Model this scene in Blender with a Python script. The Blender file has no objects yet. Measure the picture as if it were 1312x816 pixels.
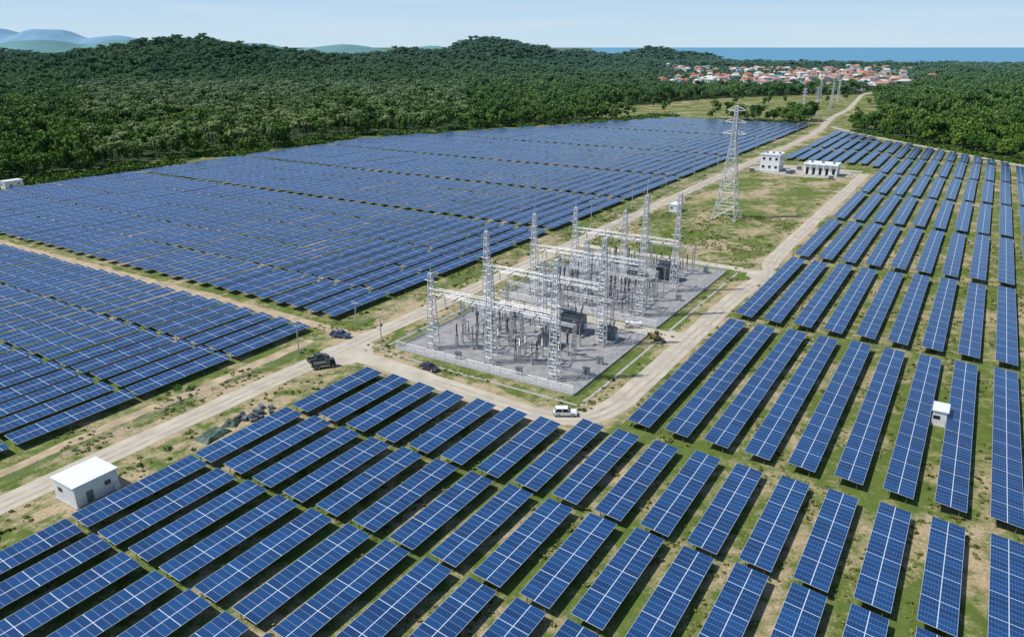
import bpy, math, random
from mathutils import Vector, Matrix, noise
import time
T0=time.time()
random.seed(7)
AL=math.radians(32.0); SA=math.sin(AL); CA=math.cos(AL)
scene=bpy.context.scene
def W(a,b,z=0.0): return Vector((SA*a+CA*b, CA*a-SA*b, z))
def AB(x,y): return (SA*x+CA*y, CA*x-SA*y)   # (a,b)

# ------------------------------------------------------------------ materials
def nn(nt,t,**k):
    n=nt.nodes.new(t)
    for a,v in k.items(): setattr(n,a,v)
    return n
def ramp(nt,stops):
    r=nn(nt,'ShaderNodeValToRGB'); e=r.color_ramp.elements
    while len(e)<len(stops): e.new(0.5)
    for i,(p,c) in enumerate(stops):
        e[i].position=p; e[i].color=(c[0],c[1],c[2],1)
    return r
def newmat(name):
    m=bpy.data.materials.new(name); m.use_nodes=True
    nt=m.node_tree; b=nt.nodes['Principled BSDF']
    return m,nt,b
def mat(name,col,rough=0.6,metal=0.0,var=0.15,scale=1.0,bump=0.0,spec=None):
    m,nt,b=newmat(name)
    b.inputs['Roughness'].default_value=rough; b.inputs['Metallic'].default_value=metal
    if spec is not None: b.inputs['Specular IOR Level'].default_value=spec
    tc=nn(nt,'ShaderNodeTexCoord'); no=nn(nt,'ShaderNodeTexNoise')
    no.inputs['Scale'].default_value=scale; no.inputs['Detail'].default_value=6
    nt.links.new(tc.outputs['Object'],no.inputs['Vector'])
    lo=[c*(1-var) for c in col]; hi=[min(1,c*(1+var)) for c in col]
    r=ramp(nt,[(0.3,lo),(0.7,hi)])
    nt.links.new(no.outputs['Fac'],r.inputs['Fac']); nt.links.new(r.outputs['Color'],b.inputs['Base Color'])
    if bump>0:
        bp=nn(nt,'ShaderNodeBump'); bp.inputs['Strength'].default_value=bump; bp.inputs['Distance'].default_value=0.05
        nt.links.new(no.outputs['Fac'],bp.inputs['Height']); nt.links.new(bp.outputs['Normal'],b.inputs['Normal'])
    return m
def M2(nt,op,a,b=None,c=None):
    n=nn(nt,'ShaderNodeMath',operation=op)
    for i,v in enumerate((a,b,c)):
        if v is None: continue
        if isinstance(v,(int,float)): n.inputs[i].default_value=v
        else: nt.links.new(v,n.inputs[i])
    return n.outputs[0]
def mixc(nt,f,a,b):
    n=nn(nt,'ShaderNodeMix',data_type='RGBA')
    for s,v in ((n.inputs[0],f),(n.inputs[6],a),(n.inputs[7],b)):
        if isinstance(v,(int,float)): s.default_value=v
        elif isinstance(v,tuple): s.default_value=(v[0],v[1],v[2],1)
        else: nt.links.new(v,s)
    return n.outputs[2]

def panel_material():
    m,nt,b=newmat('photovoltaic_glass')
    uv=nn(nt,'ShaderNodeUVMap'); sp=nn(nt,'ShaderNodeSeparateXYZ'); nt.links.new(uv.outputs['UV'],sp.inputs[0])
    x,y=sp.outputs[0],sp.outputs[1]
    def line(c,p,w): return M2(nt,'LESS_THAN',M2(nt,'PINGPONG',c,p/2),w/2)
    strong=line(y,5.6,0.11)
    weak=M2(nt,'MULTIPLY',line(y,1.12,0.05),0.45)
    cen=M2(nt,'LESS_THAN',M2(nt,'ABSOLUTE',M2(nt,'SUBTRACT',x,2.3)),0.06)
    edge=M2(nt,'MULTIPLY',M2(nt,'LESS_THAN',M2(nt,'PINGPONG',x,2.3),0.045),0.8)
    cell=M2(nt,'MULTIPLY',M2(nt,'MAXIMUM',line(x,0.383,0.035),line(y,0.187,0.015)),0.13)
    f=M2(nt,'MAXIMUM',M2(nt,'MAXIMUM',strong,weak),M2(nt,'MAXIMUM',cen,M2(nt,'MAXIMUM',edge,cell)))
    fx=M2(nt,'FLOOR',M2(nt,'DIVIDE',x,2.3)); fy=M2(nt,'FLOOR',M2(nt,'DIVIDE',y,1.12))
    cb=nn(nt,'ShaderNodeCombineXYZ'); nt.links.new(fx,cb.inputs[0]); nt.links.new(fy,cb.inputs[1])
    oi=nn(nt,'ShaderNodeObjectInfo'); nt.links.new(oi.outputs['Random'],cb.inputs[2])
    wn=nn(nt,'ShaderNodeTexWhiteNoise'); nt.links.new(cb.outputs[0],wn.inputs['Vector'])
    ge=nn(nt,'ShaderNodeNewGeometry'); no=nn(nt,'ShaderNodeTexNoise'); no.inputs['Scale'].default_value=0.03; no.inputs['Detail'].default_value=4
    nt.links.new(ge.outputs['Position'],no.inputs['Vector'])
    t=M2(nt,'ADD',M2(nt,'MULTIPLY',wn.outputs['Value'],0.4),M2(nt,'MULTIPLY',no.outputs['Fac'],0.6))
    base=ramp(nt,[(0.2,(0.004,0.034,0.115)),(0.8,(0.010,0.072,0.215))]); nt.links.new(t,base.inputs['Fac'])
    col=mixc(nt,f,base.outputs['Color'],(0.56,0.62,0.68))
    nt.links.new(col,b.inputs['Base Color'])
    ro=M2(nt,'ADD',0.22,M2(nt,'MULTIPLY',f,0.3)); nt.links.new(ro,b.inputs['Roughness'])
    b.inputs['Specular IOR Level'].default_value=0.36
    return m

def ground_material(name,grass_bias=0.5,far=False):
    m,nt,b=newmat(name); b.inputs['Roughness'].default_value=0.95; b.inputs['Specular IOR Level'].default_value=0.1
    ge=nn(nt,'ShaderNodeNewGeometry'); P=ge.outputs['Position']
    def noi(s,d,r=0.55):
        n=nn(nt,'ShaderNodeTexNoise'); n.inputs['Scale'].default_value=s; n.inputs['Detail'].default_value=d; n.inputs['Roughness'].default_value=r
        nt.links.new(P,n.inputs['Vector']); return n.outputs['Fac']
    n1=noi(0.05,8,0.65); n2=noi(0.35,6,0.6); n3=noi(2.2,5,0.7); n4=noi(0.012,3)
    g=ramp(nt,[(0.25,(0.050,0.085,0.018)),(0.5,(0.115,0.160,0.036)),(0.78,(0.24,0.24,0.085))]); nt.links.new(M2(nt,'ADD',M2(nt,'MULTIPLY',n2,0.5),M2(nt,'MULTIPLY',n3,0.5)),g.inputs['Fac'])
    d=ramp(nt,[(0.3,(0.30,0.22,0.125)),(0.7,(0.56,0.45,0.30))]); nt.links.new(n3,d.inputs['Fac'])
    mx=M2(nt,'ADD',M2(nt,'ADD',M2(nt,'MULTIPLY',n1,0.55),M2(nt,'MULTIPLY',n2,0.3)),M2(nt,'ADD',M2(nt,'MULTIPLY',n3,0.12),M2(nt,'MULTIPLY',n4,0.1)))
    r=ramp(nt,[(grass_bias,(0,0,0)),(grass_bias+0.10,(1,1,1))]); nt.links.new(mx,r.inputs['Fac'])
    col=mixc(nt,r.outputs['Color'],g.outputs['Color'],d.outputs['Color'])
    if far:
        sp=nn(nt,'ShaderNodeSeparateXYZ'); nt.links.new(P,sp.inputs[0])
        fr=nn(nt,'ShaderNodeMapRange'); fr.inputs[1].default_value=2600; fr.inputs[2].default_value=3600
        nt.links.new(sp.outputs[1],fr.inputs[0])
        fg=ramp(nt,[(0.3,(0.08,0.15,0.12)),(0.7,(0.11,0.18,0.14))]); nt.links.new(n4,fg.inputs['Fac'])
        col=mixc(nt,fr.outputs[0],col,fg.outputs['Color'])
    nt.links.new(col,b.inputs['Base Color'])
    bp=nn(nt,'ShaderNodeBump'); bp.inputs['Strength'].default_value=0.6; bp.inputs['Distance'].default_value=0.15
    nt.links.new(n3,bp.inputs['Height']); nt.links.new(bp.outputs['Normal'],b.inputs['Normal'])
    return m
def leaf_material(name,c0,c1,far=(0.105,0.205,0.165)):
    m,nt,b=newmat(name); b.inputs['Roughness'].default_value=0.7; b.inputs['Specular IOR Level'].default_value=0.15
    oi=nn(nt,'ShaderNodeObjectInfo'); ge=nn(nt,'ShaderNodeNewGeometry')
    no=nn(nt,'ShaderNodeTexNoise'); no.inputs['Scale'].default_value=0.011; no.inputs['Detail'].default_value=3
    nt.links.new(oi.outputs['Location'],no.inputs['Vector'])
    n2=nn(nt,'ShaderNodeTexNoise'); n2.inputs['Scale'].default_value=0.9; nt.links.new(ge.outputs['Position'],n2.inputs['Vector'])
    t=M2(nt,'ADD',M2(nt,'ADD',M2(nt,'MULTIPLY',oi.outputs['Random'],0.5),M2(nt,'MULTIPLY',no.outputs['Fac'],0.55)),M2(nt,'MULTIPLY',n2.outputs['Fac'],0.1))
    r=ramp(nt,[(0.25,c0),(0.9,c1)]); nt.links.new(t,r.inputs['Fac'])
    # aerial haze painted into the leaf colour: bluer and paler with distance
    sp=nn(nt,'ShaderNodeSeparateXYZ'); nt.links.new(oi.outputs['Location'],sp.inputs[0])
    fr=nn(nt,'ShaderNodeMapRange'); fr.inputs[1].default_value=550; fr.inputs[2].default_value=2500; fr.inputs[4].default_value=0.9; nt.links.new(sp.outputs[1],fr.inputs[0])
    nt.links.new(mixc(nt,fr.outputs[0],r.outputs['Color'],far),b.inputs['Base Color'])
    return m

M_panel=panel_material()
M_frame=mat('aluminium_frame',(0.33,0.34,0.36),0.5,0.6)
M_back=mat('panel_backsheet',(0.07,0.08,0.09),0.7)
M_steel=mat('galvanised_steel',(0.56,0.58,0.60),0.5,0.25,0.12,0.8)
M_steel2=mat('weathered_steel',(0.36,0.375,0.39),0.55,0.3,0.15,0.8)
M_steelD=mat('dull_steel',(0.25,0.26,0.28),0.5,0.4)
M_conc=mat('concrete_road',(0.48,0.425,0.335),0.9,0,0.18,0.18,0.2)
M_track=mat('worn_concrete',(0.41,0.36,0.28),0.9,0,0.22,0.4,0.2)
M_dirt=mat('dry_dirt',(0.42,0.33,0.21),0.95,0,0.28,0.3,0.3)
M_white=mat('white_paint',(0.74,0.75,0.75),0.5,0,0.06,0.5)
M_roofw=mat('white_metal_roof',(0.76,0.78,0.80),0.45,0,0.07,0.5)
M_win=mat('dark_glass',(0.02,0.03,0.04),0.1,0,0.1)
M_grey=mat('grey_paint',(0.17,0.19,0.21),0.45,0.2)
M_dgrey=mat('dark_grey_paint',(0.07,0.08,0.09),0.5,0.2)
M_insul=mat('brown_porcelain',(0.05,0.047,0.05),0.25)
M_insul2=mat('grey_silicone',(0.16,0.17,0.19),0.4)
M_tyre=mat('rubber_tyre',(0.02,0.02,0.02),0.85)
M_black=mat('dark_car_paint',(0.03,0.035,0.045),0.25)
M_carw=mat('white_car_paint',(0.80,0.80,0.80),0.25,0,0.02)
M_blue=mat('blue_car_paint',(0.06,0.10,0.18),0.3)
M_yel=mat('ochre_machine_paint',(0.22,0.16,0.06),0.5)
M_red=mat('red_lamp',(0.4,0.02,0.02),0.3)
M_tarp=mat('green_tarpaulin',(0.06,0.10,0.07),0.6,0,0.5,0.9)
M_bark=mat('bark',(0.18,0.15,0.11),0.9)
M_wire=mat('conductor_wire',(0.30,0.31,0.33),0.5,0.5)
M_kerb=mat('pale_concrete',(0.40,0.39,0.37),0.85,0,0.12,1)

# ------------------------------------------------------------------ mesh builder
class MB:
    def __init__(s): s.v=[]; s.f=[]; s.m=[]; s.uv={}
    def quad(s,pts,mi=0,uv=None):
        n=len(s.v); s.v.extend([tuple(p) for p in pts]); s.f.append(tuple(range(n,n+len(pts)))); s.m.append(mi)
        if uv: s.uv[len(s.f)-1]=uv
    def box(s,c,d,mi=0,rot=None,taper=1.0,top=None):
        x,y,z=d[0]/2,d[1]/2,d[2]/2; n=len(s.v)
        P=[(-x,-y,-z),(x,-y,-z),(x,y,-z),(-x,y,-z),(-x*taper,-y*taper,z),(x*taper,-y*taper,z),(x*taper,y*taper,z),(-x*taper,y*taper,z)]
        for p in P:
            p=Vector(p)
            if rot: p=rot@p
            s.v.append((p.x+c[0],p.y+c[1],p.z+c[2]))
        for i,q in enumerate(((0,3,2,1),(4,5,6,7),(0,1,5,4),(1,2,6,5),(2,3,7,6),(3,0,4,7))):
            s.f.append(tuple(n+k for k in q)); s.m.append(top if (top is not None and i==1) else mi)
    def bar(s,p,q,w,mi=0): s.cyl(p,q,w*0.7071,w*0.7071,4,mi,False)
    def cyl(s,p,q,r0,r1=None,n=8,mi=0,caps=True):
        if r1 is None: r1=r0
        p=Vector(p); q=Vector(q); d=(q-p)
        if d.length<1e-6: return
        d.normalize(); u=d.orthogonal().normalized() if abs(d.z)<0.9 else Vector((1,0,0)).cross(d).normalized()
        w=d.cross(u); k=len(s.v)
        for c,r in ((p,r0),(q,r1)):
            for i in range(n):
                t=2*math.pi*(i+0.5)/n; s.v.append(tuple(c+u*(r*math.cos(t))+w*(r*math.sin(t))))
        for i in range(n):
            j=(i+1)%n; s.f.append((k+i,k+j,k+n+j,k+n+i)); s.m.append(mi)
        if caps:
            s.f.append(tuple(k+i for i in range(n))[::-1]); s.m.append(mi)
            s.f.append(tuple(k+n+i for i in range(n))); s.m.append(mi)
    def prof(s,pts,y0,y1,mi=0):
        n=len(pts); k=len(s.v)
        for (x,z) in pts: s.v.append((x,y0,z))
        for (x,z) in pts: s.v.append((x,y1,z))
        for i in range(n):
            j=(i+1)%n; s.f.append((k+i,k+j,k+n+j,k+n+i)); s.m.append(mi)
        s.f.append(tuple(k+i for i in range(n))[::-1]); s.m.append(mi)
        s.f.append(tuple(k+n+i for i in range(n))); s.m.append(mi)
    def mesh(s,name,mats,smooth=False):
        me=bpy.data.meshes.new(name); me.from_pydata(s.v,[],s.f)
        for x in mats: me.materials.append(x)
        me.polygons.foreach_set('material_index',s.m)
        if smooth: me.polygons.foreach_set('use_smooth',[True]*len(s.f))
        if s.uv:
            ul=me.uv_layers.new(name='UVMap')
            for fi,uv in s.uv.items():
                ls=me.polygons[fi].loop_start
                for k,c in enumerate(uv): ul.data[ls+k].uv=c
        me.update(); return me
def obj(name,me,loc=(0,0,0),rz=0.0,parent=None,coll=None):
    o=bpy.data.objects.new(name,me); o.location=loc; o.rotation_euler=(0,0,rz)
    (coll or scene.collection).objects.link(o)
    if parent: o.parent=parent
    return o
def group(name,loc,rz,parts,sc=1.0):
    e=obj(name,None,loc,rz); e.empty_display_size=1; e.scale=(sc,sc,sc)
    for pn,mb,mats in parts: obj(pn,mb.mesh(pn,mats),parent=e)
    return e
def nz(x,y,s): return noise.noise(Vector((x*s,y*s,3.7)))

# ------------------------------------------------------------------ land layout
def lerp(a,b,t): return a+(b-a)*t
def bl(a):
    if a<=450: return -423
    if a>=755: return -277
    return lerp(-423,-277,(a-450)/305)
def amaxR(b): return 557+(24-b)*1.23
def pip(x,y,poly):
    c=False; j=len(poly)-1
    for i in range(len(poly)):
        xi,yi=poly[i]; xj,yj=poly[j]
        if (yi>y)!=(yj>y) and x<(xj-xi)*(y-yi)/(yj-yi)+xi: c=not c
        j=i
    return c
SEA=[(980,3450),(1180,3150),(1900,3000),(3500,2940),(40000,2700),(40000,60000),(6000,60000),(750,7000),(560,4400),(850,4050)]
FIELD=[(60,800),(380,780),(560,1200),(420,1180),(267,1090),(118,945),(60,880)]
def seg_dist(x,y,pts):
    best=1e9
    for i in range(len(pts)-1):
        ax,ay=pts[i]; bx,by=pts[i+1]; dx,dy=bx-ax,by-ay
        t=max(0,min(1,((x-ax)*dx+(y-ay)*dy)/(dx*dx+dy*dy)))
        d=math.hypot(x-ax-dx*t,y-ay-dy*t)
        if d<best: best=d
    return best
p0=W(700,-125); ROADFAR=[(p0.x,p0.y),(335,800),(400,912),(480,1070),(560,1220),(680,1360),(850,1480),(1150,1640),(1500,1900)]
HILLS=[(-790,1850,80,150,220),(-960,1880,54,200,240),(-620,1930,56,130,220),(-460,2050,42,170,240),(-270,2300,48,210,240),
       (-74,2500,88,135,220),(95,2550,60,130,210),(260,2700,42,170,210),(656,3650,64,110,160),(850,3700,34,170,140),(500,3700,30,120,150),
       (-1450,2200,46,280,280),(-1850,2400,50,330,330),(-2300,2800,46,500,400),(-1180,1700,16,180,200),(-330,1700,18,150,130),(-60,2000,24,150,130)]
def H(x,y):
    s=0
    for hx,hy,h,sx,sy in HILLS:
        u=(x-hx)/sx; v=(y-hy)/sy; r=u*u+v*v
        if r<14: s+=(h*math.exp(-r/1.5))**3
    s=s**(1/3.0)
    if s<1: return 0.0
    q=min(1,s/40)
    s=s+q*(13*nz(x,y,0.0065)-9*abs(nz(x,y,0.011))+6*nz(x,y,0.02))+3*q
    return max(0.0,s-2)
def in_forest(x,y):
    if pip(x,y,SEA): return 0
    a,b=AB(x,y); j=9*nz(x,y,0.03)+5*nz(x,y,0.11)
    if y<1700 and seg_dist(x,y,ROADFAR)<16+j*0.5: return 0
    if y<1300 and pip(x,y,FIELD): return 0
    if 320<x<440 and 690<y<800: return 0
    if b<-140:
        if a<775+j*2 and b>bl(a)-24+j: return 0
    elif b<-105:
        if a<930: return 0
    else:
        if a<amaxR(b)+22+j: return 0
    if 1280<y<2900 and 0.18+0.02*nz(x,y,.01)<x/y<0.52+.03*nz(x,y,.008): return 0.30 if nz(x,y,.005)>-.1 else .12
    return 1

# ------------------------------------------------------------------ ground
def plane(name,poly,z,m):
    me=bpy.data.meshes.new(name); me.from_pydata([(x,y,z) for x,y in poly],[],[tuple(range(len(poly)))]); me.materials.append(m); me.update()
    return obj(name,me)
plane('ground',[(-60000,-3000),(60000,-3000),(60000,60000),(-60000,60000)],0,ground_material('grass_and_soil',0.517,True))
m,nt,b=newmat('sea_water'); b.inputs['Roughness'].default_value=0.5; b.inputs['Specular IOR Level'].default_value=0.25
no=nn(nt,'ShaderNodeTexNoise'); no.inputs['Scale'].default_value=0.002; no.inputs['Detail'].default_value=6; ge=nn(nt,'ShaderNodeNewGeometry'); nt.links.new(ge.outputs['Position'],no.inputs['Vector'])
r=ramp(nt,[(0.3,(0.085,0.25,0.38)),(0.7,(0.12,0.31,0.44))]); nt.links.new(no.outputs['Fac'],r.inputs['Fac']); nt.links.new(r.outputs['Color'],b.inputs['Base Color'])
plane('sea',SEA,0.6,m)
plane('farm_field',[(75,805),(370,790),(545,1190),(420,1170),(270,1080),(120,935)],0.03,ground_material('dry_grass_field',0.52))
def smooth_line(pts,step=4.0):
    out=[]
    P=[Vector((p[0],p[1])) for p in pts]
    for i in range(len(P)-1):
        p0=P[max(0,i-1)]; p1=P[i]; p2=P[i+1]; p3=P[min(len(P)-1,i+2)]
        n=max(2,int((p2-p1).length/step))
        for k in range(n):
            t=k/n
            out.append(0.5*((2*p1)+(p2-p0)*t+(2*p0-5*p1+4*p2-p3)*t*t+(3*p1-p0-3*p2+p3)*t*t*t))
    out.append(P[-1]); return out
def strip(name,pts,w,z,m,jit=0.1,step=4.0,off=0.0):
    pts=[W(a,b).to_2d() for a,b in pts]
    L=smooth_line(pts,step); v=[];f=[]
    for i,p in enumerate(L):
        t=(L[min(i+1,len(L)-1)]-L[max(0,i-1)]).normalized(); n=Vector((-t.y,t.x))
        for sgn in (-1,1):
            q=p+n*off+n*sgn*(w/2+jit*(nz(p.x+sgn*37,p.y,0.25)*1.6+nz(p.x,p.y+sgn*91,0.06)*1.5)); v.append((q.x,q.y,z))
    for i in range(len(L)-1): f.append((2*i,2*i+2,2*i+3,2*i+1))
    me=bpy.data.meshes.new(name); me.from_pydata(v,[],f); me.materials.append(m); me.update()
    return obj(name,me)
main=[(-60,-125),(60,-125),(130,-125),(300,-125),(500,-125),(690,-125)]
farp=[AB(x,y) for x,y in ROADFAR[1:]]
mainfull=main+farp
M_verge=ground_material('dusty_verge',0.465)
strip('dirt_shoulder',mainfull,12,0.012,M_verge,1.8,3)
strip('dirt_track',[(-60,-136),(60,-135.5),(121,-135.5)],3.0,0.016,M_dirt,0.5,2)
strip('access_road',mainfull,6.0,0.036,M_conc,0.15)
south=[(119,-126),(119.5,-112),(118,-95),(117,-80),(116.5,-68),(119,-59.5),(126,-55.5),(140,-54.5),(200,-54.5),(228,-53.5),(238,-51),(248,-52.5),(262,-55),(330,-55.5),(440,-55.5),(480,-56)]
strip('dirt_shoulder',south,9.5,0.018,M_verge,1.3,2)
strip('perimeter_road',south,5.6,0.042,M_conc,0.15,2)
for off in (-1.15,0.75):
    strip('tyre_marks',mainfull,0.55,0.054,M_track,0.16,2,off)
    strip('tyre_marks',south[2:],0.55,0.058,M_track,0.16,2,off)
strip('perimeter_road',[(242,-54),(243,-70),(243.5,-100),(243,-123)],4.6,0.030,M_conc,0.2,2)
strip('perimeter_road',[(172,-57),(172,-66),(172,-112)],5.5,0.030,M_conc,0.3,2)
strip('perimeter_road',[(488,-123),(489,-90),(486,-58)],6,0.030,M_conc,0.3,2)
strip('field_track',[(129.5,-127),(129.5,-180),(129.5,-300),(129.5,-480)],4.0,0.024,M_dirt,0.5,3)
strip('field_track',[(amaxR(80)+9,80),(amaxR(24)+9,24),(amaxR(-58)+9,-58),(amaxR(-103)+12,-103),(760,-123)],5,0.024,M_conc,0.4,4)
def blob(name,a,b,ra,rb,z,m,j=0.12,n=40):
    v=[];
    for i in range(n):
        t=2*math.pi*i/n; k=1+j*nz(math.cos(t)*3+a,math.sin(t)*3+b,0.9)*2
        v.append(tuple(W(a+ra*k*math.cos(t),b+rb*k*math.sin(t),z)))
    me=bpy.data.meshes.new(name); me.from_pydata(v,[],[tuple(range(n))]); me.materials.append(m); me.update(); return obj(name,me)
blob('road_junction',119,-122,8,6,0.048,M_conc,0.08)
blob('road_junction',240,-54,6,4.5,0.047,M_conc,0.08)
blob('road_junction',171,-59,5,4,0.046,M_conc,0.08)
for k,(a,b_,ra,rb) in enumerate([(85,-116,14,4.0),(58,-116,16,4.5),(104,-117,7,3.5),(116,-62,3,9),(300,-100,16,9),(345,-72,18,7),(400,-95,20,8),(372,-112,10,5),(270,-80,8,14),(430,-72,12,6)]):
    blob('bare_soil',a,b_,ra,rb,0.007+0.0005*k,M_verge,0.35)
blob('building_yard',470,-88,20,30,0.028,mat('yard_gravel',(0.40,0.37,0.31),0.95,0,0.15,0.5),0.1)
plane('bare_soil',[(335,705),(425,700),(440,760),(400,800),(350,780)],0.015,M_dirt)

def terrain():
    cell=26; v={}; V=[]; F=[]
    m,nt,b=newmat('forest_floor'); b.inputs['Roughness'].default_value=1; b.inputs['Specular IOR Level'].default_value=0.05
    ge=nn(nt,'ShaderNodeNewGeometry'); no=nn(nt,'ShaderNodeTexNoise'); no.inputs['Scale'].default_value=0.06; no.inputs['Detail'].default_value=8
    nt.links.new(ge.outputs['Position'],no.inputs['Vector'])
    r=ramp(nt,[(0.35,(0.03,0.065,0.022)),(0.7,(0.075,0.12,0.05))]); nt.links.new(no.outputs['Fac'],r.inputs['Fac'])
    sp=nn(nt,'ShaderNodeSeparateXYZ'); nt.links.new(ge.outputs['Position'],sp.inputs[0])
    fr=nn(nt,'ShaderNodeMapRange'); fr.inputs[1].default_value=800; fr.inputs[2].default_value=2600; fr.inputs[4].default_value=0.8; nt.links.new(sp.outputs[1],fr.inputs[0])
    nt.links.new(mixc(nt,fr.outputs[0],r.outputs['Color'],(0.07,0.14,0.11)),b.inputs['Base Color'])  # floor colour fades to a painted haze tint with distance
    def idx(i,j):
        if (i,j) not in v:
            x,y=i*cell,j*cell; v[(i,j)]=len(V); V.append((x,y,H(x,y)+0.02))
        return v[(i,j)]
    for j in range(8,170):
        y=j*cell; hw=int((0.8*y+150)/cell)
        for i in range(-hw,hw):
            x=i*cell
            if H(x,y)<=0 and H(x+cell,y+cell)<=0 and in_forest(x+13,y+13)<.2: continue
            F.append((idx(i,j),idx(i+1,j),idx(i+1,j+1),idx(i,j+1)))
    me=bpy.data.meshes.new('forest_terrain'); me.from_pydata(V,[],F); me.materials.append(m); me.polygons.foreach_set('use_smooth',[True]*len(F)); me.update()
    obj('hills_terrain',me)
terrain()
def mountains(name,x0,y0,nx,ny,st,hills,col,rough):
    V=[];F=[]
    for j in range(ny+1):
        for i in range(nx+1):
            x=x0+i*st; y=y0+j*st*1.3
            z=0
            for hx,hy,h,sx,sy in hills: z=max(z,h*math.exp(-((x-hx)/sx)**2-((y-hy)/sy)**2))
            z+=z*0.25*nz(x,y,0.0016)+z*0.14*nz(x,y,0.006)
            V.append((x,y,z-6))
    for j in range(ny):
        for i in range(nx):
            k=j*(nx+1)+i; F.append((k,k+1,k+nx+2,k+nx+1))
    me=bpy.data.meshes.new('m'); me.from_pydata(V,[],F); me.materials.append(mat(name+'_hazed_woodland',col,1,0,0.12,0.004,spec=0.0)); me.polygons.foreach_set('use_smooth',[True]*len(F)); me.update()  # base colour carries painted atmospheric haze, hence the blue
    obj(name,me)
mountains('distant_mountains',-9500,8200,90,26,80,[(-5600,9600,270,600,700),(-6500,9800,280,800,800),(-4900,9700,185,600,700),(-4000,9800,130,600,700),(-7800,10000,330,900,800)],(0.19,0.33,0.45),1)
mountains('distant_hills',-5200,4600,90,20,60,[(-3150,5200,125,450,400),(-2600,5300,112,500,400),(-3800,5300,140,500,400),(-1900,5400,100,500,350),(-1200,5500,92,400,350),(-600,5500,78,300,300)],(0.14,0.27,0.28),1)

# ------------------------------------------------------------------ solar tables
TILT=math.radians(6)
def table(mb,L,ox=0,oy=0,legs=True,detail=True,dz0=0.0):
    w=4.6; c,s=math.cos(TILT),math.sin(TILT); zc=1.75+dz0
    def P(x,y,dz=0): return (ox+x*c, oy+y, zc - x*s + dz)
    h=w/2
    mb.quad([P(-h,0),P(h,0),P(h,L),P(-h,L)],0,[(0,0),(w,0),(w,L),(0,L)])
    t=-0.09
    mb.quad([P(-h,0,t),P(-h,L,t),P(h,L,t),P(h,0,t)],2)
    mb.quad([P(-h,0,t),P(h,0,t),P(h,0),P(-h,0)],1); mb.quad([P(h,0,t),P(h,L,t),P(h,L),P(h,0)],1)
    mb.quad([P(h,L,t),P(-h,L,t),P(-h,L),P(h,L)],1); mb.quad([P(-h,L,t),P(-h,0,t),P(-h,0),P(-h,L)],1)
    if legs:
        n=max(2,int(round(L/(4.4 if detail else 11)))+1)
        for i in range(n):
            y=0.5+(L-1.0)*i/(n-1)
            for x in ((-1.35,1.35) if detail else (0,)):
                mb.cyl((ox+x,oy+y,0),(ox+x,oy+y,zc-x*s-0.12),0.07,0.07,4,3,False)
            if detail:
                mb.bar(P(-1.9,y,-0.17),P(1.9,y,-0.17),0.12,3)
        if detail:
            for x in (-1.5,1.5): mb.bar(P(x,0.1,-0.12),P(x,L-0.1,-0.12),0.09,3)
PM=[M_panel,M_frame,M_back,M_steelD]
cache={}
def put_table(a,b,L):
    L=round(L/1.12)*1.12
    k=round(L,2)
    if k not in cache:
        mb=MB(); table(mb,L); cache[k]=mb.mesh('solar_panel_table_mesh',PM)
    o=obj('solar_panel_array',cache[k],W(a+random.uniform(-.2,.2),b+random.uniform(-.1,.1),random.uniform(-.08,.08)),-AL)
    o.rotation_euler=(random.uniform(-.003,.003),random.uniform(-.014,.014),-AL+random.uniform(-.003,.003))
B0=-46.7; PT=7.55
for k in range(-8,13):
    b=B0+PT*k
    top=112.5 if b<-56 else 116
    segs=[(-20,1),(2,23),(24,45),(46,67.2),(68.2,89.6),(90.6,top)]
    for s,e in segs: put_table(s,b,e-s)
for k in range(0,14):
    b=B0+PT*k
    a=121
    while a<amaxR(b)-12:
        L=min(67.2,amaxR(b)-4-a)
        if L>10: put_table(a,b,L)
        a+=72.3
for k in range(-8,0):
    b=B0+PT*k; a=505 if b>-60 else 512
    while a<amaxR(b)-12:
        L=min(67.2,amaxR(b)-6-a)
        if L>10: put_table(a,b,L)
        a+=72.3
def field(name,b_start,b_end,rows,pitch=7.0,lim=None):
    mb=MB(); b=b_start
    while b>b_end:
        for (s,e) in rows:
            if lim and not lim(s,b): continue
            table(mb,e-s,b+random.uniform(-.12,.12),s+random.uniform(-.35,.35),True,False,random.uniform(-.15,.15))
        b-=pitch
    obj(name,mb.mesh(name,PM),(0,0,0),-AL)
def mkrows(a0,a1,L=22.4,gap=0.9):
    n=max(1,round((a1-a0)/(L+gap))); l=(a1-a0-(n-1)*gap)/n
    return [(a0+i*(l+gap),a0+i*(l+gap)+l) for i in range(n)]
field('solar_panel_field',-143,-420,mkrows(-20,125.5))
for (s,e) in ((134.5,252),(256,327),(331,402),(406,500),(504,621),(625,757)):
    field('solar_panel_field',-143,-427,mkrows(s,e),7.0,lambda a,b:b>bl(a+11)+1)

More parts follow.
